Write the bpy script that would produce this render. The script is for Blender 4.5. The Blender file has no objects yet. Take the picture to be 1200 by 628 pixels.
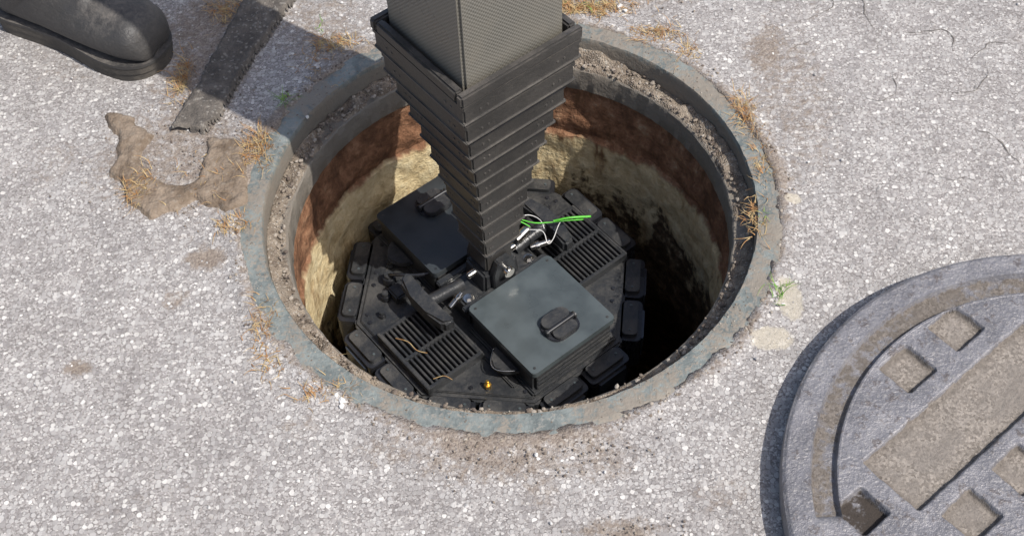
import bpy, bmesh, math, random
from mathutils import Vector, Matrix, noise
random.seed(7)
SC=bpy.context.scene
rad=math.radians
# ------------------------------------------------------------ helpers
def link(o,parent=None):
    bpy.context.collection.objects.link(o)
    if parent: o.parent=parent
    return o
def empty(name,loc=(0,0,0),rz=0):
    e=bpy.data.objects.new(name,None); e.location=loc; e.rotation_euler=(0,0,rz); e.empty_display_size=.05
    return link(e)
def meshobj(name,verts,faces,mat,parent=None,smooth=False,loc=(0,0,0),rot=(0,0,0)):
    me=bpy.data.meshes.new(name); me.from_pydata(verts,[],faces); me.update()
    if smooth:
        for p in me.polygons: p.use_smooth=True
    o=bpy.data.objects.new(name,me); o.location=loc; o.rotation_euler=rot
    if mat: me.materials.append(mat)
    return link(o,parent)
def bmobj(name,bm,mat,parent=None,smooth=False,loc=(0,0,0),rot=(0,0,0)):
    me=bpy.data.meshes.new(name); bmesh.ops.recalc_face_normals(bm,faces=bm.faces); bm.to_mesh(me); bm.free()
    if smooth:
        for p in me.polygons: p.use_smooth=True
        try: me.set_sharp_from_angle(angle=rad(35))
        except Exception: pass
    o=bpy.data.objects.new(name,me); o.location=loc; o.rotation_euler=rot
    if mat: me.materials.append(mat)
    return link(o,parent)
def prism(name,pts,z0,z1,mat,parent=None,bev=.003,loc=(0,0,0),rot=(0,0,0),taper=1.0,seg=2):
    bm=bmesh.new()
    lo=[bm.verts.new((x,y,z0)) for x,y in pts]; hi=[bm.verts.new((x*taper,y*taper,z1)) for x,y in pts]
    n=len(pts)
    bm.faces.new(lo[::-1]); bm.faces.new(hi)
    for i in range(n): bm.faces.new((lo[i],lo[(i+1)%n],hi[(i+1)%n],hi[i]))
    if bev>0: bmesh.ops.bevel(bm,geom=list(bm.edges),offset=bev,segments=seg,affect='EDGES',clamp_overlap=True)
    return bmobj(name,bm,mat,parent,True,loc,rot)
def box(name,sx,sy,z0,z1,mat,parent=None,loc=(0,0,0),bev=.003,rot=(0,0,0),taper=1.0):
    x,y=sx/2,sy/2
    return prism(name,[(-x,-y),(x,-y),(x,y),(-x,y)],z0,z1,mat,parent,bev,loc,rot,taper)
def rrect(sx,sy,r,n=6):
    pts=[]
    for cx,cy,a0 in [(sx/2-r,sy/2-r,0),(-sx/2+r,sy/2-r,90),(-sx/2+r,-sy/2+r,180),(sx/2-r,-sy/2+r,270)]:
        for k in range(n+1):
            a=rad(a0+90*k/n); pts.append((cx+r*math.cos(a),cy+r*math.sin(a)))
    return pts
def cyl(name,p0,p1,r,mat,parent=None,seg=20,r2=None,bev=.0):
    p0=Vector(p0);p1=Vector(p1); d=p1-p0; L=d.length
    bm=bmesh.new()
    bmesh.ops.create_cone(bm,cap_ends=True,segments=seg,radius1=r,radius2=r if r2 is None else r2,depth=L)
    if bev>0:
        es=[e for e in bm.edges if abs(e.verts[0].co.z-e.verts[1].co.z)<1e-6]
        bmesh.ops.bevel(bm,geom=es,offset=bev,segments=2,affect='EDGES')
    q=d.to_track_quat('Z','Y')
    bm.transform(Matrix.Translation((p0+p1)/2)@q.to_matrix().to_4x4())
    return bmobj(name,bm,mat,parent,True)
def tube(name,pts,r,mat,parent=None,seg=8,taper=False):
    P=[Vector(p) for p in pts]; out=[]
    Q=[P[0]]+P+[P[-1]]
    for i in range(1,len(Q)-2):
        for k in range(8):
            t=k/8; a,b,c_,d=Q[i-1],Q[i],Q[i+1],Q[i+2]
            out.append(.5*((2*b)+(c_-a)*t+(2*a-5*b+4*c_-d)*t*t+(3*b-a-3*c_+d)*t**3))
    out.append(P[-1])
    vs=[];fs=[];n=len(out)
    up=Vector((.13,.21,.97))
    for i,p in enumerate(out):
        t=(out[min(i+1,n-1)]-out[max(i-1,0)]).normalized()
        u=t.cross(up)
        if u.length<.05: u=t.cross(Vector((1,0,0)))
        u.normalize(); w=t.cross(u)
        rr=r*(1-.8*i/n) if taper else r
        for k in range(seg):
            a=2*math.pi*k/seg; vs.append(p+(u*math.cos(a)+w*math.sin(a))*rr)
    for i in range(n-1):
        for k in range(seg): fs.append((i*seg+k,i*seg+(k+1)%seg,(i+1)*seg+(k+1)%seg,(i+1)*seg+k))
    fs.append(tuple(range(seg))); fs.append(tuple((n-1)*seg+k for k in range(seg))[::-1])
    return meshobj(name,vs,fs,mat,parent,True)
def sstep(a,b,x):
    if a==b: return 0.0 if x<a else 1.0
    t=max(0,min(1,(x-a)/(b-a))); return t*t*(3-2*t)
def nz(x,y,z=0): return noise.noise(Vector((x,y,z)))
def fbm(x,y,z=0,o=4):
    v=0;a=1;s=1
    for _ in range(o): v+=a*nz(x*s,y*s,z+s); a*=.5; s*=2.1
    return v
def setattr_f(ob,name,vals):
    at=ob.data.attributes.new(name,'FLOAT','POINT'); at.data.foreach_set('value',vals)
# ------------------------------------------------------------ material helper
class NM:
    def __init__(s,name,rough=.6,metal=0,spec=.5):
        s.m=bpy.data.materials.new(name); s.m.use_nodes=True; s.t=s.m.node_tree; s.n=s.t.nodes; s.l=s.t.links
        s.b=s.n['Principled BSDF']; s.b.inputs['Roughness'].default_value=rough; s.b.inputs['Metallic'].default_value=metal
        s.b.inputs['Specular IOR Level'].default_value=spec
        s.co=s.n.new('ShaderNodeTexCoord').outputs['Object']
    def set(s,i,v):
        if isinstance(v,bpy.types.NodeSocket): s.l.new(v,i)
        elif isinstance(v,(tuple,list)) and len(v)==3 and i.type=='RGBA': i.default_value=(*v,1)
        else: i.default_value=v
    def noise(s,scale,detail=3,rough=.55,co=None,dist=0,out='Fac'):
        n=s.n.new('ShaderNodeTexNoise'); s.l.new(co or s.co,n.inputs['Vector'])
        n.inputs['Scale'].default_value=scale;n.inputs['Detail'].default_value=detail;n.inputs['Roughness'].default_value=rough
        n.inputs['Distortion'].default_value=dist
        return n.outputs[out]
    def vorn(s,scale,feature='F1',co=None,rnd=1,dim='3D'):
        n=s.n.new('ShaderNodeTexVoronoi'); n.voronoi_dimensions=dim; n.feature=feature; s.l.new(co or s.co,n.inputs['Vector']); n.inputs['Scale'].default_value=scale
        n.inputs['Randomness'].default_value=rnd
        return n
    def vor(s,scale,feature='F1',co=None,out='Distance',rnd=1): return s.vorn(scale,feature,co,rnd).outputs[out]
    def math(s,op,a,b=None,c=None,clamp=False):
        n=s.n.new('ShaderNodeMath'); n.operation=op; n.use_clamp=clamp
        for i,v in enumerate((a,b,c)):
            if v is not None: s.set(n.inputs[i],v)
        return n.outputs[0]
    def vmath(s,op,a,b=None,out=0):
        n=s.n.new('ShaderNodeVectorMath'); n.operation=op; s.set(n.inputs[0],a)
        if b is not None: s.set(n.inputs[1],b)
        return n.outputs[out]
    def sep(s,v):
        n=s.n.new('ShaderNodeSeparateXYZ'); s.l.new(v,n.inputs[0]); return n.outputs
    def rng(s,v,a,b,c=0,d=1,smooth=True):
        n=s.n.new('ShaderNodeMapRange'); n.interpolation_type='SMOOTHSTEP' if smooth else 'LINEAR'
        s.set(n.inputs[0],v)
        for i,x in enumerate((a,b,c,d)): s.set(n.inputs[i+1],x)
        return n.outputs[0]
    def mix(s,f,a,b,mode='MIX'):
        n=s.n.new('ShaderNodeMix'); n.data_type='RGBA'; n.blend_type=mode
        s.set(n.inputs[0],f); s.set(n.inputs[6],a); s.set(n.inputs[7],b); return n.outputs[2]
    def ramp(s,v,stops):
        n=s.n.new('ShaderNodeValToRGB'); s.l.new(v,n.inputs[0]); e=n.color_ramp.elements
        while len(e)<len(stops): e.new(.5)
        for i,(p,c) in enumerate(stops): e[i].position=p; e[i].color=(*c,1) if len(c)==3 else c
        return n.outputs[0]
    def attr(s,name,out='Fac'):
        n=s.n.new('ShaderNodeAttribute'); n.attribute_name=name; return n.outputs[out]
    def bump(s,h,dist=.002,strength=1,nrm=None):
        n=s.n.new('ShaderNodeBump'); n.inputs['Distance'].default_value=dist; n.inputs['Strength'].default_value=strength
        s.l.new(h,n.inputs['Height'])
        if nrm: s.l.new(nrm,n.inputs['Normal'])
        return n.outputs[0]
    def fin(s,col=None,rough=None,nrm=None,metal=None):
        if col is not None: s.set(s.b.inputs['Base Color'],col)
        if rough is not None: s.set(s.b.inputs['Roughness'],rough)
        if nrm is not None: s.l.new(nrm,s.b.inputs['Normal'])
        if metal is not None: s.set(s.b.inputs['Metallic'],metal)
        return s.m
def simple(name,col,rough=.5,metal=0,bscale=0,bdist=.0003,var=.25,spec=.5):
    k=NM(name,rough,metal,spec)
    n1=k.noise(22,3); f=k.rng(n1,.3,.7)
    c=k.mix(f,tuple(x*(1-var) for x in col),tuple(min(1,x*(1+var)) for x in col))
    r=k.rng(f,0,1,rough*.8,min(1,rough*1.2))
    return k.fin(c,r,k.bump(k.noise(bscale,1),bdist) if bscale else None)

# ------------------------------------------------------------ ground material
def make_ground():
    k=NM('worn_asphalt',.9,0,.25)
    v1=k.vorn(150,dim='2D'); vc=k.sep(v1.outputs['Color']); d1=v1.outputs['Distance']
    v2=k.vorn(420,dim='2D'); vc2=k.sep(v2.outputs['Color']); d2=v2.outputs['Distance']
    stone=k.ramp(vc[0],[(0,(.27,.255,.25)),(.35,(.36,.345,.335)),(.7,(.44,.425,.415)),(.9,(.53,.515,.495)),(1,(.68,.66,.63))])
    fine=k.ramp(vc2[0],[(0,(.20,.185,.178)),(.5,(.335,.318,.308)),(.85,(.44,.42,.405)),(1,(.58,.56,.54))])
    sz=k.math('MULTIPLY_ADD',vc[1],.62,.06)
    isst=k.rng(k.math('SUBTRACT',d1,sz),.03,-.05)
    col=k.mix(isst,fine,stone)
    ring=k.rng(k.math('ABSOLUTE',k.math('SUBTRACT',k.math('SUBTRACT',d1,sz),.04)),0,.09,.42,0)
    col=k.mix(ring,col,(.12,.107,.098))
    mid=k.noise(9,5,.7)
    col=k.mix(1,col,k.ramp(mid,[(.28,(.80,.785,.78)),(.5,(1,.99,.985)),(.7,(1.10,1.095,1.09))]),'MULTIPLY')
    nse=k.math('MULTIPLY',k.math('SUBTRACT',k.noise(70,4,.75),.5),1.5)
    dm=k.attr('dirt'); f=k.math('MULTIPLY',k.rng(k.math('ADD',dm,nse),.25,.75),k.rng(dm,.02,.3,0,.8))
    dcol=k.mix(vc2[1],(.15,.113,.088),(.30,.245,.195))
    col=k.mix(f,col,dcol)
    pm=k.attr('pale'); col=k.mix(k.rng(k.math('ADD',pm,k.math('MULTIPLY',nse,.6)),.35,.6,0,.7),col,(.50,.45,.36))
    h=k.math('ADD',k.math('MULTIPLY',isst,k.math('MULTIPLY_ADD',vc[2],.7,.3)),k.math('MULTIPLY',k.rng(d2,.1,.6,1,0),.35))
    n1=k.bump(h,.0011,.85)
    return k.fin(col,.9,n1)
M_ground=make_ground()
# ------------------------------------------------------------ other materials
def make_flange():
    k=NM('weathered_cast_iron',.68,.1)
    n=k.noise(25,4,.7); n2=k.noise(140,3,.7); n3=k.noise(7,3,.6)
    c=k.mix(k.rng(n,.35,.65),(.125,.145,.143),(.23,.255,.245))
    c=k.mix(k.rng(n2,.50,.70,0,.65),c,(.37,.355,.32))
    dm=k.math('ADD',n3,k.math('MULTIPLY',k.math('SUBTRACT',n2,.5),.7))
    c=k.mix(k.rng(dm,.44,.60,0,.85),c,(.25,.215,.175))
    s=k.sep(k.co)
    c=k.mix(k.rng(s[2],-.001,-.010,0,.85),c,(.20,.172,.14))
    return k.fin(c,.72,k.bump(k.math('ADD',n,k.math('MULTIPLY',n2,.6)),.003))
def make_dirt(name,c1,c2,bs=160,bd=.004,speck=.5):
    k=NM(name,.95,0,.2)
    n=k.noise(bs*.25,4,.75); v=k.vorn(bs*2.2)
    c=k.mix(k.rng(n,.3,.7),c1,c2)
    c=k.mix(k.rng(k.sep(v.outputs['Color'])[0],.88,.92,0,speck),c,(.45,.42,.37))
    return k.fin(c,.95,k.bump(k.math('ADD',n,k.math('MULTIPLY',v.outputs['Distance'],-.5)),bd,1))
def make_shaft():
    k=NM('shaft_concrete_and_rust',.8,0,.35)
    s=k.sep(k.co); Z=s[2]; X=s[0]
    nf=k.noise(42,4,.75)
    st=k.vmath('MULTIPLY',k.co,(1,1,.3)); ns=k.noise(13,4,.72,co=st)
    zz=k.math('ADD',Z,k.math('MULTIPLY',k.math('SUBTRACT',ns,.5),.05))
    rust=k.ramp(k.math('ADD',k.math('MULTIPLY',nf,.55),k.math('MULTIPLY',ns,.45)),[(.30,(.06,.03,.018)),(.43,(.14,.068,.036)),(.52,(.24,.12,.065)),(.6,(.34,.19,.11)),(.68,(.45,.34,.23))])
    cream=k.ramp(nf,[(.25,(.42,.31,.16)),(.5,(.66,.54,.32)),(.75,(.80,.71,.48))])
    cream=k.mix(k.rng(ns,.5,.68,0,.8),cream,(.28,.17,.075))
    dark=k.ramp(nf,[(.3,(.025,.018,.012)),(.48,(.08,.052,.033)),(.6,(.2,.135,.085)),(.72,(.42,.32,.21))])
    c=k.mix(k.rng(zz,-.200,-.214),rust,cream)
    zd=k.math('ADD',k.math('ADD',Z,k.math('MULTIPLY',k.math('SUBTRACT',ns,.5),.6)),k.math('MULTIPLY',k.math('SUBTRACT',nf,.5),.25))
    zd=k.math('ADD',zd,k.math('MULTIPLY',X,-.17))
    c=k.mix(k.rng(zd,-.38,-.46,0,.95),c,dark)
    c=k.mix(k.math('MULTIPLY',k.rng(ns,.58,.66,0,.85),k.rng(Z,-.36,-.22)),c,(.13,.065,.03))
    return k.fin(c,k.rng(zd,-.3,-.45,.85,.5),k.bump(k.math('ADD',nf,ns),.007,1))
M_flange=make_flange(); M_shaft=make_shaft()
M_dirt=make_dirt('dry_dirt',(.14,.11,.085),(.32,.27,.215))
M_greydirt=make_dirt('dried_mud',(.145,.108,.078),(.27,.215,.165),110,.0025,.12)
M_strip=make_dirt('tar_filler',(.085,.076,.068),(.17,.15,.13),120,.003,.3)
M_blackr=simple('black_rubber_pod',(.02,.021,.025),.3)
M_lid=simple('slate_anodised_lid',(.072,.087,.092),.34,0,0,0,.18)
M_lid2=simple('dark_housing_lid',(.034,.040,.044),.36,0,0,0,.18)
M_win=simple('pod_glass_window',(.035,.042,.055),.15)
M_steel=simple('polished_steel',(.62,.6,.56),.22,1)
M_brass=simple('brass',(.75,.5,.14),.3,1)
M_green=simple('green_lanyard',(.10,.50,.04),.45)
M_white=simple('white_cable',(.7,.7,.69),.4)
def dusty(name,base,dust,rough,amt=.5,bd=.0008,spec=.5):
    k=NM(name,rough,0,spec)
    n=k.noise(14,3,.7); nf=k.noise(190,2,.7)
    geo=k.n.new('ShaderNodeNewGeometry'); nz_=k.sep(geo.outputs['Normal'])[2]
    f=k.math('MULTIPLY',k.rng(k.math('ADD',n,k.math('MULTIPLY',nf,.4)),.55,.95,0,amt),k.rng(nz_,.2,.9,.3,1))
    c=k.mix(f,base,dust)
    return k.fin(c,k.math('ADD',k.math('MULTIPLY_ADD',n,.25,rough-.12),k.math('MULTIPLY',f,.5)),k.bump(nf,bd,1))
M_leather=dusty('black_boot_leather',(.05,.048,.047),(.23,.205,.18),.52,.55,.0014,.4)
M_sole=dusty('rubber_sole',(.05,.045,.04),(.28,.24,.19),.75,.9)
M_black=dusty('matte_black_housing',(.025,.027,.030),(.15,.14,.125),.36,.35)
M_coll=dusty('black_polymer_collar',(.040,.038,.036),(.17,.15,.13),.38,.4)
M_lip=dusty('highlit_collar_edge',(.065,.061,.057),(.22,.20,.175),.34,.5)  # paler than the collars: edge highlight put into the base colour, dust over it
M_trous=simple('work_trousers',(.035,.04,.06),.9)
def make_carbon():
    k=NM('carbon_fibre_tube',.34)
    s=k.sep(k.co)
    u=k.math('MULTIPLY',k.math('ADD',s[0],s[1]),1000); v=k.math('MULTIPLY',s[2],1000)
    w=k.math('MULTIPLY',k.math('SINE',v),k.math('SINE',u))
    f=k.rng(w,-.5,.5)
    c=k.mix(f,(.095,.091,.078),(.185,.178,.158))
    n=k.noise(7,3,.6)
    c=k.mix(k.rng(n,.35,.7,0,.55),c,(.20,.18,.145))
    return k.fin(c,k.rng(n,.3,.7,.22,.42),k.bump(w,.0001))
M_carbon=make_carbon()
def make_cover():
    k=NM('cast_iron_cover',.5,.25)
    sand=k.attr('sand'); dk=k.attr('dark'); n=k.noise(17,4,.7); nf=k.noise(230,3,.75); nm=k.noise(60,3,.75)
    metal=k.ramp(n,[(.3,(.135,.133,.145)),(.55,(.215,.21,.226)),(.75,(.31,.30,.308))])
    metal=k.mix(k.rng(nf,.48,.7,0,.5),metal,(.38,.36,.34))
    metal=k.mix(k.rng(nm,.54,.66,0,.65),metal,(.105,.085,.075))
    vc=k.sep(k.vor(330,out='Color'))
    snd=k.mix(vc[0],(.15,.13,.11),(.34,.30,.262)); snd=k.mix(k.rng(n,.42,.62,0,.7),snd,(.19,.168,.148))
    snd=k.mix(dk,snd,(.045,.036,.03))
    f=k.rng(k.math('ADD',sand,k.math('MULTIPLY',k.math('SUBTRACT',nm,.5),1.3)),.3,.6)
    c=k.mix(f,metal,snd)
    return k.fin(c,k.rng(f,0,1,.44,.95),k.bump(k.math('ADD',k.math('MULTIPLY',nf,.7),nm),.0022,1),k.rng(f,0,1,.25,0))
M_cover=make_cover()
def make_grass(name,a,b):
    k=NM(name,.7); c=k.mix(k.rng(k.noise(90,1),.35,.65),a,b); return k.fin(c)
M_dry=make_grass('straw',(.34,.17,.06),(.48,.36,.18))
M_weed=make_grass('weed_green',(.10,.25,.03),(.25,.38,.07))
def make_peb(name,stops):
    k=NM(name,.85); return k.fin(k.ramp(k.attr('tone'),stops),.85)
M_pebble=make_peb('pebbles',[(0,(.22,.21,.20)),(.5,(.38,.365,.355)),(1,(.72,.70,.67))])
M_crumb=make_peb('crumbs',[(0,(.11,.085,.07)),(.6,(.27,.225,.18)),(1,(.42,.38,.33))])
M_crack=simple('crack_shadow_dirt',(.12,.105,.09),.95)

# ------------------------------------------------------------ ground mesh (hole radius .398)
def gz(x,y):
    r=math.hypot(x,y)
    return .003*fbm(x*3,y*3,1)*sstep(.40,.55,r)+.0015*nz(x*25,y*25,3)*sstep(.402,.42,r)*(1-sstep(1.4,2,r))
DS=[(-.02,-.43,.12,.04,.6),(.1,-.44,.06,.035,.5),(-.1,-.43,.05,.03,.5),(-.17,-.41,.05,.03,.45),(.12,-.54,.06,.018,.65),(.02,-.47,.03,.05,.45),(-.5,.12,.15,.12,.6),(-.44,-.08,.03,.02,.8),(-.29,-.37,.04,.02,.4),(-.60,-.26,.022,.014,.8),(.16,.46,.25,.05,.7),(.45,.2,.08,.2,.45),(-.3,.4,.1,.1,.5),(-.47,.35,.10,.2,.45),(-.7,.35,.15,.08,.3),(-.35,-.62,.03,.02,.6),(-.48,-.15,.02,.02,.6),(.25,-.5,.05,.03,.4),(.46,.43,.02,.02,.6)]
PS=[(.386,-.20,.017,.036,1),(.35,-.265,.03,.02,.9),(.42,-.02,.013,.011,.9)]
def spot(x,y,L):
    m=0
    for cx,cy,rx,ry,st in L:
        d=math.hypot((x-cx)/rx,(y-cy)/ry)
        if d<1.8: m=max(m,st*(1-sstep(.3,1.7,d)))
    return m
def ground():
    NA=420; radii=[.399]; r=.399
    while r<1.55: r+=.008; radii.append(r)
    radii+= [1.8,2.2,3,5,9,16,30,60]
    vs=[];fs=[];dt=[];pl=[]
    for i,r in enumerate(radii):
        for a in range(NA):
            t=2*math.pi*a/NA; rr=r
            if i==0: rr=r+.006*nz(math.cos(t)*16,math.sin(t)*16,9)+.003*nz(math.cos(t)*50,math.sin(t)*50,9)-.003
            x,y=rr*math.cos(t),rr*math.sin(t)
            vs.append((x,y,(gz(x,y)+(.0035+.003*nz(x*30,y*30,5) if i<3 else 0)) if r<1.7 else 0))
            dm=spot(x,y,DS)+.6*(1-sstep(.395,.43+.03*nz(x*8,y*8,2),r))
            dm+=.24*sstep(.15,.5,fbm(x*5,y*5,11))*sstep(.4,.5,r)
            dt.append(min(1,dm)); pl.append(spot(x,y,PS))
        if i:
            o=(i-1)*NA
            for a in range(NA): fs.append((o+a,o+NA+a,o+NA+(a+1)%NA,o+(a+1)%NA))
    o=len(vs)
    for a in range(NA):
        t=2*math.pi*a/NA; vs.append((.402*math.cos(t),.402*math.sin(t),-.02)); dt.append(1); pl.append(0)
    for a in range(NA): fs.append((a,(a+1)%NA,o+(a+1)%NA,o+a))
    ob=meshobj('asphalt_ground',vs,fs,M_ground,None,True)
    setattr_f(ob,'dirt',dt); setattr_f(ob,'pale',pl)
ground()
def cracks():
    vs=[];fs=[]
    def line(x,y,ang,n,w):
        o=len(vs)
        for i in range(n+1):
            ww=w*(.35+.65*math.sin(math.pi*(i+.3)/(n+.6)))*random.uniform(.4,1.4)*.5
            px,py=-math.sin(ang),math.cos(ang); z=gz(x,y)+.0012
            vs.append((x+px*ww,y+py*ww,z)); vs.append((x-px*ww,y-py*ww,z))
            if i:
                k=o+2*(i-1); fs.append((k,k+1,k+3,k+2))
            ang+=random.gauss(0,.3); x+=math.cos(ang)*.006; y+=math.sin(ang)*.006
    for (x,y,a,n,w) in [(.50,.36,-.1,26,.0015),(.60,.42,-.7,16,.0012),(.66,.32,.15,20,.0015),(.56,.18,-.5,18,.0012),(.72,.10,-1.0,16,.0013),(.62,.02,.3,14,.001),(.45,.28,.5,12,.001),(.75,.25,1.2,14,.0013),(.8,-.02,-1.3,18,.0014),(.68,.18,-.2,22,.0013)]:
        line(x,y,a,n,w)
    meshobj('asphalt_cracks',vs,fs,M_crack)
cracks()
# ------------------------------------------------------------ manhole frame & shaft
def lathe(name,prof,mat,NA=256,parent=None,jit=0,js=20):
    vs=[];fs=[]
    for i,(r,z) in enumerate(prof):
        for a in range(NA):
            t=2*math.pi*a/NA; j=jit*fbm(math.cos(t)*js*r,math.sin(t)*js*r,z*js) if jit else 0
            vs.append(((r+j)*math.cos(t),(r+j)*math.sin(t),z+j*.4))
    for i in range(len(prof)-1):
        for a in range(NA): fs.append((i*NA+a,i*NA+(a+1)%NA,(i+1)*NA+(a+1)%NA,(i+1)*NA+a))
    o=meshobj(name,vs,fs,mat,parent,True)
    try: o.data.set_sharp_from_angle(angle=rad(40))
    except Exception: pass
    return o
frame=empty('manhole_frame')
lathe('flange',[(.404,-.03),(.404,.0012),(.402,.003),(.392,.0032),(.384,.003),(.376,.003),(.367,.002),(.3655,-.001),(.365,-.04),(.352,-.041),(.337,-.041),(.335,-.043),(.334,-.06),(.333,-.083),(.336,-.087),(.345,-.088)],M_flange,parent=frame,jit=.0011,js=70,NA=360)
shaft=empty('manhole_shaft')
prof=[(.345,-.08)]+[(.341+.002*math.sin(i*1.3),-.088-.01*i) for i in range(12)]+[(.337,-.205)]+[(.337+.0005*i,-.212-.014*i) for i in range(24)]+[(.36,-.6),(.42,-.75),(.5,-.95),(.52,-1.4)]
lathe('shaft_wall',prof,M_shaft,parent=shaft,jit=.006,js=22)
vs=[(0,0,-1.38)];fs=[]
for i in range(1,14):
    for a in range(64):
        t=2*math.pi*a/64; x,y=.042*i*math.cos(t),.042*i*math.sin(t); vs.append((x,y,-1.38+.03*fbm(x*9,y*9)))
for a in range(64): fs.append((0,1+a,1+(a+1)%64))
for i in range(12):
    for a in range(64): fs.append((1+i*64+a,1+(i+1)*64+a,1+(i+1)*64+(a+1)%64,1+i*64+(a+1)%64))
meshobj('shaft_floor',vs,fs,make_dirt('wet_silt',(.03,.024,.018),(.08,.06,.045),60),shaft,True)
def seatdirt():
    NA=480; NR=16; vs=[];fs=[]
    for j in range(NR+1):
        r=.3355+(.3645-.3355)*j/NR
        for a in range(NA):
            t=2*math.pi*a/NA; x,y=r*math.cos(t),r*math.sin(t)
            lump=.5+.5*nz(x*7,y*7,2)
            h=.012*lump+.008*fbm(x*40,y*40,4)+.018*sstep(.345,.365,r)*max(0,nz(x*10,y*10,8)+.25)
            h*=sstep(.3350,.341,r)
            vs.append((x,y,-.0435+max(0,h)))
    for j in range(NR):
        for a in range(NA): fs.append((j*NA+a,(j+1)*NA+a,(j+1)*NA+(a+1)%NA,j*NA+(a+1)%NA))
    meshobj('seat_dirt',vs,fs,M_dirt,frame,True)
seatdirt()
# ------------------------------------------------------------ scattered stones
def stones(name,items,mat):
    bm=bmesh.new(); bmesh.ops.create_icosphere(bm,subdivisions=1,radius=1); iv=[v.co.copy() for v in bm.verts]; ifc=[[v.index for v in f.verts] for f in bm.faces]; bm.free()
    vs=[];fs=[];tone=[]
    for (x,y,z,r,fl,tn) in items:
        o=len(vs); R=Matrix.Rotation(random.random()*6.28,3,'Z')
        sx,sy=random.uniform(.75,1.3),random.uniform(.7,1.1)
        for v in iv:
            q=Vector((v.x*sx,v.y*sy,v.z*fl))*r*random.uniform(.8,1.15); q=R@q; vs.append((x+q.x,y+q.y,z+q.z)); tone.append(tn)
        for f in ifc: fs.append([o+i for i in f])
    ob=meshobj(name,vs,fs,mat); setattr_f(ob,'tone',tone)
    return ob
def incover(x,y): return math.hypot(x-.70,y+.55)<.385
it=[]
while len(it)<4500:
    x=random.uniform(-1.1,1.1); y=random.uniform(-.75,.85)
    if math.hypot(x,y)<.407 or incover(x,y): continue
    r=random.choice([.0014,.0017,.002,.0024,.003]); it.append((x,y,gz(x,y)+r*.05,r,.45,min(1,max(0,random.gauss(.55,.22)))))
for _ in range(120):
    x=random.uniform(-1,1); y=random.uniform(-.7,.7)
    if math.hypot(x,y)<.41 or incover(x,y): continue
    it.append((x,y,.003,random.uniform(.0015,.0032),.8,random.uniform(.4,1)))
for x,y,s_ in [(-.235,-.335,.006),(-.243,-.325,.004),(-.31,.19,.004),(.02,-.43,.004),(.2,.41,.006),(.209,.4,.004),(-.235,-.343,.004)]:
    it.append((x,y,.004,s_,.7,1))
stones('loose_gravel',it,M_pebble)
it=[]
for _ in range(4200):
    t=random.random()*6.283; dens=.5+.5*nz(math.cos(t)*3,math.sin(t)*3,6)
    if random.random()>dens**1.3*1.3: continue
    q=random.random(); s_=random.choice([.001,.0013,.0016,.002,.003,.004])
    if q<.42: r=.400+abs(random.gauss(0,.010)); z=.003; s_*=.7
    elif q<.54: r=random.uniform(.368,.4); z=.003; s_=min(s_,.0013)
    else: r=random.uniform(.338,.364); z=-.034
    it.append((r*math.cos(t),r*math.sin(t),z+s_*.2,s_,.7,random.random()*.9))
for cx,cy,sx,sy,n in [(-.5,.13,.08,.07,240),(-.02,-.43,.09,.02,90),(.1,-.44,.04,.02,40),(-.44,.3,.05,.15,80),(.12,-.54,.04,.01,40),(.15,.44,.12,.02,80)]:
    for _ in range(n):
        x=random.gauss(cx,sx);y=random.gauss(cy,sy)
        if math.hypot(x,y)<.402: continue
        s_=random.uniform(.0008,.0022); it.append((x,y,.002+s_*.3,s_,.8,random.random()*.7))
stones('dirt_crumbs',it,M_crumb)
# ------------------------------------------------------------ patches (raised irregular sheets)
def patch(name,outline,hgt,mat,res=.004,edge=.012,jag=.012,z0=-.003,rough=.0022):
    xs=[p[0] for p in outline]; ys=[p[1] for p in outline]
    x0,x1,y0,y1=min(xs)-.03,max(xs)+.03,min(ys)-.03,max(ys)+.03
    nx=int((x1-x0)/res)+1; ny=int((y1-y0)/res)+1
    def sd(x,y):
        d=1e9; ins=False; n=len(outline)
        for i in range(n):
            ax,ay=outline[i]; bx,by=outline[(i+1)%n]
            ex,ey=bx-ax,by-ay; t=max(0,min(1,((x-ax)*ex+(y-ay)*ey)/(ex*ex+ey*ey)))
            d=min(d,math.hypot(x-ax-ex*t,y-ay-ey*t))
            if (ay>y)!=(by>y) and x<(bx-ax)*(y-ay)/(by-ay)+ax: ins=not ins
        return d if ins else -d
    vs=[];fs=[];keep={}
    for j in range(ny):
        for i in range(nx):
            x=x0+i*res;y=y0+j*res
            d=sd(x,y)+jag*fbm(x*28,y*28,7)
            if d>-edge*.6:
                keep[(i,j)]=len(vs)
                h=z0+(hgt-z0)*sstep(-edge*.5,edge*.6,d)+rough*fbm(x*60,y*60,3)*sstep(-edge*.2,edge,d)
                vs.append((x,y,h+gz(x,y)))
    for j in range(ny-1):
        for i in range(nx-1):
            q=[(i,j),(i+1,j),(i+1,j+1),(i,j+1)]
            if all(k in keep for k in q): fs.append([keep[k] for k in q])
    return meshobj(name,vs,fs,mat,None,True)
patch('tar_filler_strip',[(-.522,.176),(-.468,.168),(-.447,.2),(-.425,.273),(-.387,.37),(-.345,.47),(-.27,.62),(-.36,.65),(-.43,.475),(-.455,.39),(-.485,.29)],.014,M_strip,edge=.005,jag=.004)
patch('dried_mud_patch',[(-.635,.22),(-.585,.21),(-.555,.165),(-.565,.11),(-.535,.075),(-.50,.055),(-.468,.075),(-.462,.155),(-.415,.15),(-.395,.09),(-.39,.02),(-.42,.01),(-.47,.03),(-.535,.0),(-.578,.04),(-.605,.10),(-.60,.16)],.009,M_greydirt,res=.003,edge=.012,jag=.010,rough=.003)
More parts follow.
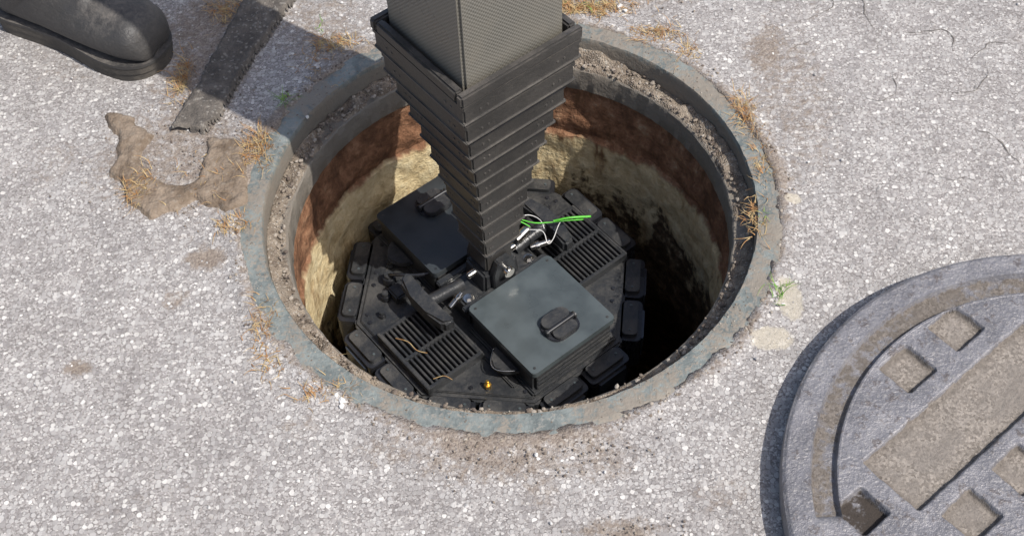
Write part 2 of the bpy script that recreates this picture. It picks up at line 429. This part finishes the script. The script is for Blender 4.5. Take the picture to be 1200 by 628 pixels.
# ------------------------------------------------------------ grass
def tufts(name,spots,mat):
    vs=[];fs=[]
    for (x,y,z,sx,sy,n,L) in spots:
        for _ in range(n):
            bx,by=x+random.gauss(0,sx),y+random.gauss(0,sy); rr=math.hypot(bx,by)
            zz=z if rr<.40 else max(z,gz(bx,by))
            a=random.random()*6.283; l=L*random.uniform(.3,1.2); el=random.uniform(.05,1.1); w=random.uniform(.0004,.0009)
            dx,dy=math.cos(a),math.sin(a); o=len(vs); bend=random.uniform(-1.2,1.2)
            px,py,pz=bx,by,zz
            for k in range(6):
                t=k/5; ww=w*(1-t*.85)
                vs.append((px-dy*ww,py+dx*ww,pz)); vs.append((px+dy*ww,py-dx*ww,pz+.0002))
                e=el*(1-t*1.3); st=l/5
                px+=math.cos(a)*math.cos(e)*st; py+=math.sin(a)*math.cos(e)*st; pz=max(zz+.001,pz+math.sin(e)*st); a+=bend*.25
            for k in range(5): fs.append((o+2*k,o+2*k+1,o+2*k+3,o+2*k+2))
    return meshobj(name,vs,fs,mat)
D=[(-.463,.447,.004,.018,.02,170,.026),(-.518,.288,.002,.007,.028,160,.026),(-.385,.125,.002,.012,.022,230,.03),(-.556,.054,.008,.012,.02,110,.026),
(-.405,-.02,.001,.012,.008,150,.022),(-.352,-.198,.001,.008,.02,120,.024),(-.275,.355,.001,.02,.012,150,.026),(.163,.41,.001,.035,.01,320,.028),(.1,.425,.001,.02,.008,160,.026),(.256,.345,.001,.02,.012,160,.026),
(.372,.155,.001,.008,.02,240,.028),(.358,-.06,.001,.007,.02,80,.026),(-.255,-.318,.001,.02,.01,90,.022),(.385,.05,.001,.006,.03,110,.022),(-.335,-.26,.001,.012,.02,70,.02),(-.31,.30,.001,.02,.02,50,.02),(-.27,-.24,-.04,.008,.008,24,.035),(.30,.30,.001,.012,.012,70,.025),(-.44,.06,.008,.03,.03,40,.022)]
tufts('dry_grass',D,M_dry)
tufts('green_weed',[(-.345,.233,.001,.005,.005,34,.03),(.372,-.187,.001,.006,.008,30,.03),(.37,-.05,.001,.004,.008,8,.02),(-.3,.40,.001,.01,.01,8,.02),(.15,.42,.001,.02,.01,10,.02)],M_weed)
# ------------------------------------------------------------ manhole cover
CX,CY=.70,-.55; GA=rad(38); TOP=.040
cov=empty('manhole_cover',(CX,CY,0),0)
pockets=[]
for bb,aas in [(.275,(-.122,-.025,.073,.165)),(.088,(-.228,-.13,-.035,.06,.155,.24)),(-.0,(-.27,-.18,-.085,.01,.105,.2,.27)),(-.088,(-.228,-.13,-.035,.06,.155,.24)),(-.275,(-.12,-.025,.073,.165))]:
    for a in aas:
        if math.hypot(a,bb)<.293: pockets.append((a,bb,.028,.026))
for a in (-.226,.235):
    for b in (.178,-.178): pockets.append((a,b,.024,.024))
pockets.append((-.012,.178,.163,.045)); pockets.append((-.012,-.178,.163,.045))
def rbox(a,b,c,d,ha,hb,r=.004):
    qx,qy=abs(a-c)-ha+r,abs(b-d)-hb+r
    return math.hypot(max(qx,0),max(qy,0))+min(max(qx,qy),0)-r
def coverh(x,y):
    r=math.hypot(x,y); a=x*math.cos(GA)+y*math.sin(GA); b=-x*math.sin(GA)+y*math.cos(GA)
    z=TOP; sand=0; dark=0
    if r<.312:
        a2=a+.0012*nz(x*60,y*60,5); b2=b+.0012*nz(x*60,y*60,9)
        best=min(pockets,key=lambda p:rbox(a,b,*p)); d=rbox(a2,b2,*best)
        k=1-sstep(-.0025,.001,d); fill=.5+.5*nz(x*12,y*12,1)
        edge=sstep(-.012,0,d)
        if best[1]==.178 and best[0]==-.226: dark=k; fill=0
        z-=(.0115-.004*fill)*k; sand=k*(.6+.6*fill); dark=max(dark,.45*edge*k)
    ang=math.degrees(math.atan2(y,x))%360
    band=sstep(.313,.316,r)*(1-sstep(.343,.346,r))
    inb=sstep(0,1,(181-ang)) if ang<270 else 1.0
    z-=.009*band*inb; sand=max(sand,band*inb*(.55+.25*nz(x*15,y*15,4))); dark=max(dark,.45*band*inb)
    z-=.003*sstep(.376,.380,r)
    z+=.0009*fbm(x*30,y*30,2)
    return z,sand,dark
def cover():
    vs=[];fs=[];sd=[];dk=[]
    NX=360; S=.318; g={}
    for j in range(NX+1):
        for i in range(NX+1):
            x=-S+2*S*i/NX;y=-S+2*S*j/NX
            if math.hypot(x,y)<.3125:
                z,s_,d_=coverh(x,y); g[(i,j)]=len(vs); vs.append((x,y,z)); sd.append(s_); dk.append(d_)
    for j in range(NX):
        for i in range(NX):
            q=[(i,j),(i+1,j),(i+1,j+1),(i,j+1)]
            if all(k in g for k in q): fs.append([g[k] for k in q])
    NA=540; rs=[.3085+i*(.3805-.3085)/44 for i in range(45)]; o=len(vs)
    for i,r in enumerate(rs):
        for a in range(NA):
            t=2*math.pi*a/NA; x,y=r*math.cos(t),r*math.sin(t); z,s_,d_=coverh(x,y)
            if i==0: z-=.001
            vs.append((x,y,z+(.0003 if i<4 else 0))); sd.append(s_); dk.append(d_)
    for (r,z) in [(.3815,.034),(.3815,.012),(.379,.002)]:
        for a in range(NA):
            t=2*math.pi*a/NA; vs.append((r*math.cos(t),r*math.sin(t),z)); sd.append(.25); dk.append(0)
    for i in range(len(rs)+2):
        for a in range(NA): fs.append((o+i*NA+a,o+(i+1)*NA+a,o+(i+1)*NA+(a+1)%NA,o+i*NA+(a+1)%NA))
    ob=meshobj('cover_plate',vs,fs,M_cover,cov,True); setattr_f(ob,'sand',sd); setattr_f(ob,'dark',dk)
    try: ob.data.set_sharp_from_angle(angle=rad(50))
    except Exception: pass
cover()
# ------------------------------------------------------------ robot
TH=rad(37); CR=(-.0335,.0595)
rob=empty('sewer_inspection_robot',(CR[0],CR[1],-.295),TH); rob.scale=(1.02,1.02,1.02)
def octo(ap,off=rad(22.5)):
    R=ap/math.cos(rad(22.5)); return [(R*math.cos(off+i*math.pi/4),R*math.sin(off+i*math.pi/4)) for i in range(8)]
prism('deck_plate',octo(.218),-.022,0,M_black,rob,.004)
prism('deck_rim',octo(.208),-.001,.004,M_black,rob,.0015)
prism('lower_body',octo(.19),-.14,-.02,M_black,rob,.006)
prism('belly',octo(.15),-.2,-.135,M_black,rob,.01)
for i in range(8):
    an=i*math.pi/4
    for s_ in (-1,1):
        def P(rr,u=0,s_=s_,an=an): 
            q=s_*.043+u; return (math.cos(an)*rr-math.sin(an)*q, math.sin(an)*rr+math.cos(an)*q,0)
        prism('camera_pod',rrect(.034,.080,.008),-.075,-.004,M_blackr,rob,.004,P(.231),(0,0,an))
        prism('pod_cap',rrect(.024,.066,.006),-.005,.004,M_black,rob,.003,P(.229),(0,0,an))
        prism('pod_window',rrect(.006,.056,.0028),-.060,-.012,M_win,rob,.001,P(.249),(0,0,an))
        for u in (-.03,.03):
            c_=P(.198,u); cyl('deck_bolt',(c_[0],c_[1],.003),(c_[0],c_[1],.0065),.0036,M_blackr,rob,12,bev=.0008)
            c_=P(.229,u*.8); cyl('pod_screw',(c_[0],c_[1],.003),(c_[0],c_[1],.0055),.0022,M_lid,rob,8)
def ebox(sg):
    yc=sg*.125
    box('housing_box',.160,.158,.003,.052,M_black,rob,(0,yc,0),.005)
    box('housing_foot',.170,.168,.003,.012,M_black,rob,(0,yc,0),.003)
    box('housing_seam',.163,.161,.0505,.0545,M_blackr,rob,(0,yc,0),.001)
    prism('housing_lid',rrect(.167,.165,.007),.054,.065,M_lid if sg<0 else M_lid2,rob,.0028,(0,yc,0))
    ly=yc+sg*.038; lx=.006
    prism('latch_dish',rrect(.060,.050,.018),.0645,.068,M_blackr,rob,.0015,(lx,ly,0))
    prism('latch_tab',rrect(.050,.026,.012),.0675,.0765,M_black,rob,.003,(lx,ly-sg*.011,0))
    prism('latch_keeper',rrect(.044,.020,.009),.0675,.0735,M_black,rob,.0025,(lx,ly+sg*.013,0))
    cyl('latch_hinge',(lx-.027,ly+sg*.0025,.0745),(lx+.027,ly+sg*.0025,.0745),.0038,M_blackr,rob,14,bev=.001)
    for q in (-1,1): cyl('hinge_ear',(lx+q*.0255,ly+sg*.0025,.0735),(lx+q*.0295,ly+sg*.0025,.0735),.006,M_black,rob,14,bev=.001)
    n=12; pts=[(-.079-.030*math.sin(math.pi*k/n),yc+sg*(.012+.064*(k/n))-sg*.03) for k in range(n+1)]
    if sg<0: pts=pts[::-1]
    prism('side_grip',pts,.022,.032,M_black,rob,.003)
    if sg<0: tube('side_grip_edge',[(p[0]-.0006,p[1],.0325) for p in pts[1:-1:2]],.0011,M_steel,rob,6)
    for xs in (-.074,.074):
        for ys in (-.073,.073):
            cyl('lid_screw',(xs,yc+ys,.064),(xs,yc+ys,.0658),.0022,M_black,rob,10)
    for i in range(3):
        box('side_rib',.150,.004,.016+i*.011,.019+i*.011,M_black,rob,(0,yc+sg*.0805,0),.001)
    box('side_plate',.004,.11,.014,.044,M_black,rob,(.0815,yc,0),.001)
ebox(-1); ebox(1)
for sg in (-1,1):
    gx=sg*.153; gy=-.031
    box('grille_base',.106,.136,.002,.006,M_blackr,rob,(gx,gy,0),.001)
    for i in range(13):
        xx=gx-.049+i*.00817
        box('grille_fin',.0036,.128,.005,.019,M_black,rob,(xx,gy,0),.0008)
    for yy in (-.066,0,.066):
        box('grille_bar',.106,.006,.004,.020,M_black,rob,(gx,gy+yy,0),.001)
    for xx in (-.052,.052):
        box('grille_bar',.005,.138,.004,.0205,M_black,rob,(gx+xx,gy,0),.001)
    for (x,y,r,h) in [(sg*.125,.118,.011,.022),(sg*.150,.095,.008,.016),(sg*.105,.145,.007,.014),(sg*.175,.07,.006,.012)]:
        cyl('connector',(x,y,.003),(x,y,h),r,M_blackr,rob,18,bev=.001)
        cyl('connector_cap',(x,y,h-.001),(x,y,h+.006),r*.75,M_black,rob,8,bev=.001)
    box('side_module',.05,.03,.003,.024,M_black,rob,(sg*.118,.085,0),.003)
    box('deck_rib',.012,.09,.003,.010,M_black,rob,(sg*.094,-.13,0),.002)
    tx=sg*.128; hy=.010
    cyl('t_handle_stem',(sg*.055,hy,.050),(tx,hy,.062),.0105,M_black,rob,18)
    prism('t_handle_bar',[(-.016,-.060),(-.006,-.064),(.007,-.057),(.013,-.02),(.013,.02),(.007,.057),(-.006,.064),(-.016,.060),(-.0105,.022),(-.0105,-.022)],.048,.074,M_black,rob,.005,(tx,hy,0),(0,0,0 if sg>0 else math.pi),1.0,3)
    cyl('quick_release_pin',(sg*.072,-.012,.062),(sg*.104,-.024,.064),.0048,M_steel,rob,16,bev=.001)
    cyl('pin_collar',(sg*.080,-.0155,.0625),(sg*.086,-.018,.063),.0075,M_steel,rob,16,bev=.001)
cyl('brass_fitting',(-.128,-.147,.002),(-.128,-.147,.014),.006,M_brass,rob,6,bev=.001)
cyl('brass_fitting_tip',(-.128,-.147,.013),(-.128,-.147,.022),.003,M_brass,rob,12,bev=.0008)
box('hub_saddle',.15,.078,.003,.046,M_black,rob,(0,0,0),.004)
box('hub_rail',.17,.012,.044,.053,M_black,rob,(0,-.034,0),.002)
box('hub_rail',.17,.012,.044,.053,M_black,rob,(0,.034,0),.002)
box('hub_block',.072,.056,.045,.085,M_black,rob,(0,0,0),.004,taper=.93)
for sy in (-.030,.030):
    bmx=[(-.022,.04),(.022,.04),(.022,.09),(.012,.112),(-.012,.112),(-.022,.09)]
    bm=bmesh.new(); A=[bm.verts.new((x,sy-.006,z)) for x,z in bmx]; B=[bm.verts.new((x,sy+.006,z)) for x,z in bmx]
    bm.faces.new(A); bm.faces.new(B[::-1])
    for i in range(6): bm.faces.new((A[i],A[(i+1)%6],B[(i+1)%6],B[i]))
    bmesh.ops.bevel(bm,geom=list(bm.edges),offset=.0015,segments=2,affect='EDGES')
    bmobj('clevis_lug',bm,M_black,rob,True)
cyl('hinge_pin',(0,-.044,.092),(0,.044,.092),.0065,M_steel,rob,20,bev=.001)
cyl('hinge_pin_head',(0,-.050,.092),(0,-.042,.092),.0095,M_steel,rob,20,bev=.0015)
cyl('clevis_cross_pin',(-.048,0,.075),(.048,0,.075),.006,M_steel,rob,18,bev=.001)
for xx,yy in [(-.062,-.018),(-.062,.018),(.062,-.018),(.062,.018)]:
    cyl('saddle_bolt',(xx,yy,.045),(xx,yy,.051),.006,M_steel if yy<0 else M_blackr,rob,6,bev=.001)
    cyl('saddle_washer',(xx,yy,.045),(xx,yy,.047),.009,M_steel,rob,20)
cyl('quick_pin_body',(.052,.0,.085),(.078,.004,.088),.0085,M_steel,rob,18,bev=.001)
cyl('quick_pin_button',(.077,.004,.088),(.084,.005,.089),.0055,M_black,rob,14)
tube('green_lanyard',[(.05,.02,.098),(.07,.022,.104),(.09,.0,.10),(.11,-.012,.096),(.135,-.026,.094),(.16,-.042,.092)],.0011,M_green,rob,8)
tube('green_lanyard_tip',[(.118,-.016,.097),(.14,-.030,.101),(.172,-.046,.094)],.0020,M_green,rob,8)
tube('green_lanyard_loop',[(.045,.0,.1),(.055,.02,.112),(.07,.012,.108),(.08,-.002,.10)],.0011,M_green,rob,8)
tube('white_cable',[(.07,.008,.09),(.09,-.02,.098),(.085,-.04,.09),(.10,-.036,.084),(.13,-.02,.09),(.15,-.028,.094)],.0008,M_white,rob,6)
tube('white_cable_b',[(.06,.008,.095),(.075,.022,.102),(.094,.018,.1),(.104,.002,.095),(.10,-.014,.09)],.0007,M_white,rob,6)
tube('black_cable',[(-.04,.05,.05),(-.09,.07,.045),(-.12,.10,.04),(-.125,.118,.025)],.003,M_blackr,rob,8)
tube('black_cable_b',[(.04,.05,.05),(.09,.06,.04),(.12,.10,.04),(.125,.118,.025)],.003,M_blackr,rob,8)
tube('grass_stem',[(-.19,.01,.023),(-.18,-.01,.026),(-.178,-.03,.023),(-.168,-.045,.022)],.0007,M_dry,rob,6)
tube('grass_stem_b',[(-.19,-.09,.023),(-.175,-.098,.026),(-.168,-.11,.022)],.0006,M_dry,rob,6)
# ------------------------------------------------------------ mast
mast=empty('telescopic_mast',(CR[0],CR[1],0),TH)
sides=[.199,.188,.170,.149,.131,.115,.102,.091,.081,.071]
for i,sd_ in enumerate(sides):
    zt=.288-.044*i
    box('stage_collar',sd_,sd_,zt-.037,zt,M_coll,mast,(0,0,0),.0025)
    box('stage_lip',sd_+.0038,sd_+.0038,zt-.0375,zt-.0325,M_lip,mast,(0,0,0),.0016)
    box('stage_lip',sd_+.0026,sd_+.0026,zt-.010,zt-.002,M_coll,mast,(0,0,0),.0012)
    nxt=sides[i+1] if i<9 else .06
    box('stage_tube',(sd_+nxt)/2-.006,(sd_+nxt)/2-.006,zt-.052,zt-.034,M_blackr,mast,(0,0,0),.001)
    h=sd_/2
    for u in (-.36,.36):
        for du in (0,.06):
            uu=u-math.copysign(du,u)
            cyl('collar_screw',(uu*sd_,-h+.001,zt-.021),(uu*sd_,-h-.0010,zt-.021),.0018,M_lip,mast,10)
            cyl('collar_screw',(-h+.001,uu*sd_,zt-.021),(-h-.0010,uu*sd_,zt-.021),.0018,M_lip,mast,10)
box('mast_foot',.054,.046,-.205,-.145,M_coll,mast,(0,0,0),.003)
box('mast_tongue',.034,.034,-.235,-.2,M_coll,mast,(0,0,0),.003)
for (x,y,sx,sy) in [(0,.0955,.206,.013),(0,-.0955,.206,.013),(.0955,0,.013,.176),(-.0955,0,.013,.176)]:
    box('collar_rim',sx,sy,.286,.305,M_coll,mast,(x,y,0),.003)
box('carbon_tube',.168,.168,.28,1.7,M_carbon,mast,(0,0,0),.004)
# ------------------------------------------------------------ boot
def boot():
    e=empty('work_boot',(-.835,.470,gz(-.78,.5)+.001),rad(-27)); e.scale=(1.06,1.12,1.05)
    half=[(0,0.0),(.003,.018),(.015,.031),(.04,.037),(.09,.036),(.14,.038),(.19,.047),(.23,.053),(.265,.050),(.29,.036),(.302,.016),(.304,0)]
    def dens(pts):
        out=[]
        for i in range(len(pts)-1):
            for k in range(4):
                t=k/4; a=pts[max(i-1,0)];b=pts[i];c_=pts[i+1];d=pts[min(i+2,len(pts)-1)]
                out.append(tuple(.5*((2*b[j])+(c_[j]-a[j])*t+(2*a[j]-5*b[j]+4*c_[j]-d[j])*t*t+(3*b[j]-a[j]-3*c_[j]+d[j])*t**3) for j in (0,1)))
        out.append(pts[-1]); return out
    H=dens(half); outline=[(x,y) for x,y in H]+[(x,-y) for x,y in H[-2:0:-1]]
    outline=outline[::-1]
    sc=lambda s,dx=0:[((x-.15)*s+.15+dx,y*s) for x,y in outline]
    prism('outsole',sc(1.0),0,.016,M_sole,e,.002)
    prism('midsole',sc(1.02),.0155,.029,M_sole,e,.003)
    prism('welt',sc(1.035),.0285,.0335,M_leather,e,.0012)
    B=[(.3,.031),(.296,.03),(.285,.03),(.262,.03),(.235,.03),(.20,.03),(.15,.03),(.10,.03),(.05,.03),(.01,.032),(-.002,.06),(-.004,.095),(.0,.13),(.003,.17),(.0,.22),(-.005,.27)]
    T=[(.3,.036),(.302,.052),(.299,.068),(.288,.086),(.268,.098),(.24,.104),(.212,.108),(.188,.117),(.168,.13),(.152,.146),(.142,.162),(.136,.18),(.132,.2),(.13,.22),(.13,.25),(.132,.28)]
    W=[.014,.03,.040,.049,.0525,.0515,.048,.044,.042,.041,.042,.044,.047,.05,.052,.054]
    vs=[];fs=[];NS=40
    def rs(L,u):
        i=min(int(u),len(L)-2); t=u-i; a=L[max(i-1,0)];b=L[i];c_=L[i+1];d=L[min(i+2,len(L)-1)]
        f=lambda p,q,r,s_:.5*((2*q)+(r-p)*t+(2*p-5*q+4*r-s_)*t*t+(3*q-p-3*r+s_)*t**3)
        if isinstance(b,tuple): return tuple(f(a[j],b[j],c_[j],d[j]) for j in (0,1))
        return f(a,b,c_,d)
    K=90
    for k in range(K+1):
        u=k/K*(len(B)-1); b=rs(B,u); t=rs(T,u); w=rs(W,u)
        for j in range(NS):
            a=2*math.pi*j/NS; ca,sa=math.cos(a),math.sin(a)
            ex=.8 if u<9 else .9
            cy=math.copysign(abs(ca)**ex,ca)*w; q=.5+.5*math.copysign(abs(sa)**.85,sa)
            if u<9: cy*= (1-.28*q*q)
            x=b[0]+(t[0]-b[0])*q; z=b[1]+(t[1]-b[1])*q
            n=.0026*fbm(x*18,cy*18,z*18)+(.0022*math.sin(z*170+x*60)*sstep(8,12,u))
            n-=.0022*math.exp(-((u-6.2)/.25)**2)*q+.0016*math.exp(-((u-7.0)/.25)**2)*q
            n+=.0016*(1-sstep(5.0,5.15,u))
            vs.append((x+n*.5,cy+n*(1 if cy>0 else -1),z+n))
    for k in range(K):
        for j in range(NS): fs.append((k*NS+j,k*NS+(j+1)%NS,(k+1)*NS+(j+1)%NS,(k+1)*NS+j))
    fs.append(tuple(range(NS)))
    meshobj('upper',vs,fs,M_leather,e,True)
    vs=[];fs=[]
    for k in range(14):
        z=.2+k*.03
        for j in range(28):
            a=2*math.pi*j/28; r=.078+.004*math.sin(3*a+k*.7)+.006*k/14+.003*fbm(math.cos(a)*3,math.sin(a)*3,k*.4)
            vs.append((.055+r*math.cos(a)*1.05-.002*k,r*math.sin(a)*.9,z))
    for k in range(13):
        for j in range(28): fs.append((k*28+j,k*28+(j+1)%28,(k+1)*28+(j+1)%28,(k+1)*28+j))
    meshobj('trouser_leg',vs,fs,M_trous,e,True)
boot()
# ------------------------------------------------------------ light, world, camera
Ld=Vector((-.82,.58,-1.42)).normalized()
sd=bpy.data.lights.new('sun','SUN'); sd.energy=4.3; sd.angle=rad(.5); sd.color=(1,.96,.90)
so=bpy.data.objects.new('sun',sd); so.rotation_euler=Ld.to_track_quat('-Z','Y').to_euler(); so.location=(3,-1,5); link(so)
w=bpy.data.worlds.new('World'); SC.world=w; w.use_nodes=True
sk=w.node_tree.nodes.new('ShaderNodeTexSky'); sk.sky_type='NISHITA'; sk.sun_disc=False
sk.sun_elevation=math.asin(-Ld.z); sk.sun_rotation=math.atan2(-Ld.x,-Ld.y); sk.dust_density=3
bg=w.node_tree.nodes['Background']; bg.inputs['Strength'].default_value=.14
w.node_tree.links.new(sk.outputs[0],bg.inputs[0])
SC.view_settings.view_transform='Standard'; SC.view_settings.look='None'; SC.view_settings.exposure=0
p=rad(52.8); roll=rad(2.7)
F=Vector((0,math.cos(p),-math.sin(p))); U=Vector((0,math.sin(p),math.cos(p))); R=Vector((1,0,0))
c=math.cos(roll); s=math.sin(roll); R2=R*c-U*s; U2=R*s+U*c
M=Matrix(((R2.x,U2.x,-F.x),(R2.y,U2.y,-F.y),(R2.z,U2.z,-F.z)))
cd=bpy.data.cameras.new('camera'); cam=bpy.data.objects.new('camera',cd); link(cam)
cam.matrix_world=Matrix.Translation((0,-1.286,1.532))@M.to_4x4(); cd.lens=47.2; cd.clip_end=300; cd.clip_start=.02
SC.camera=cam
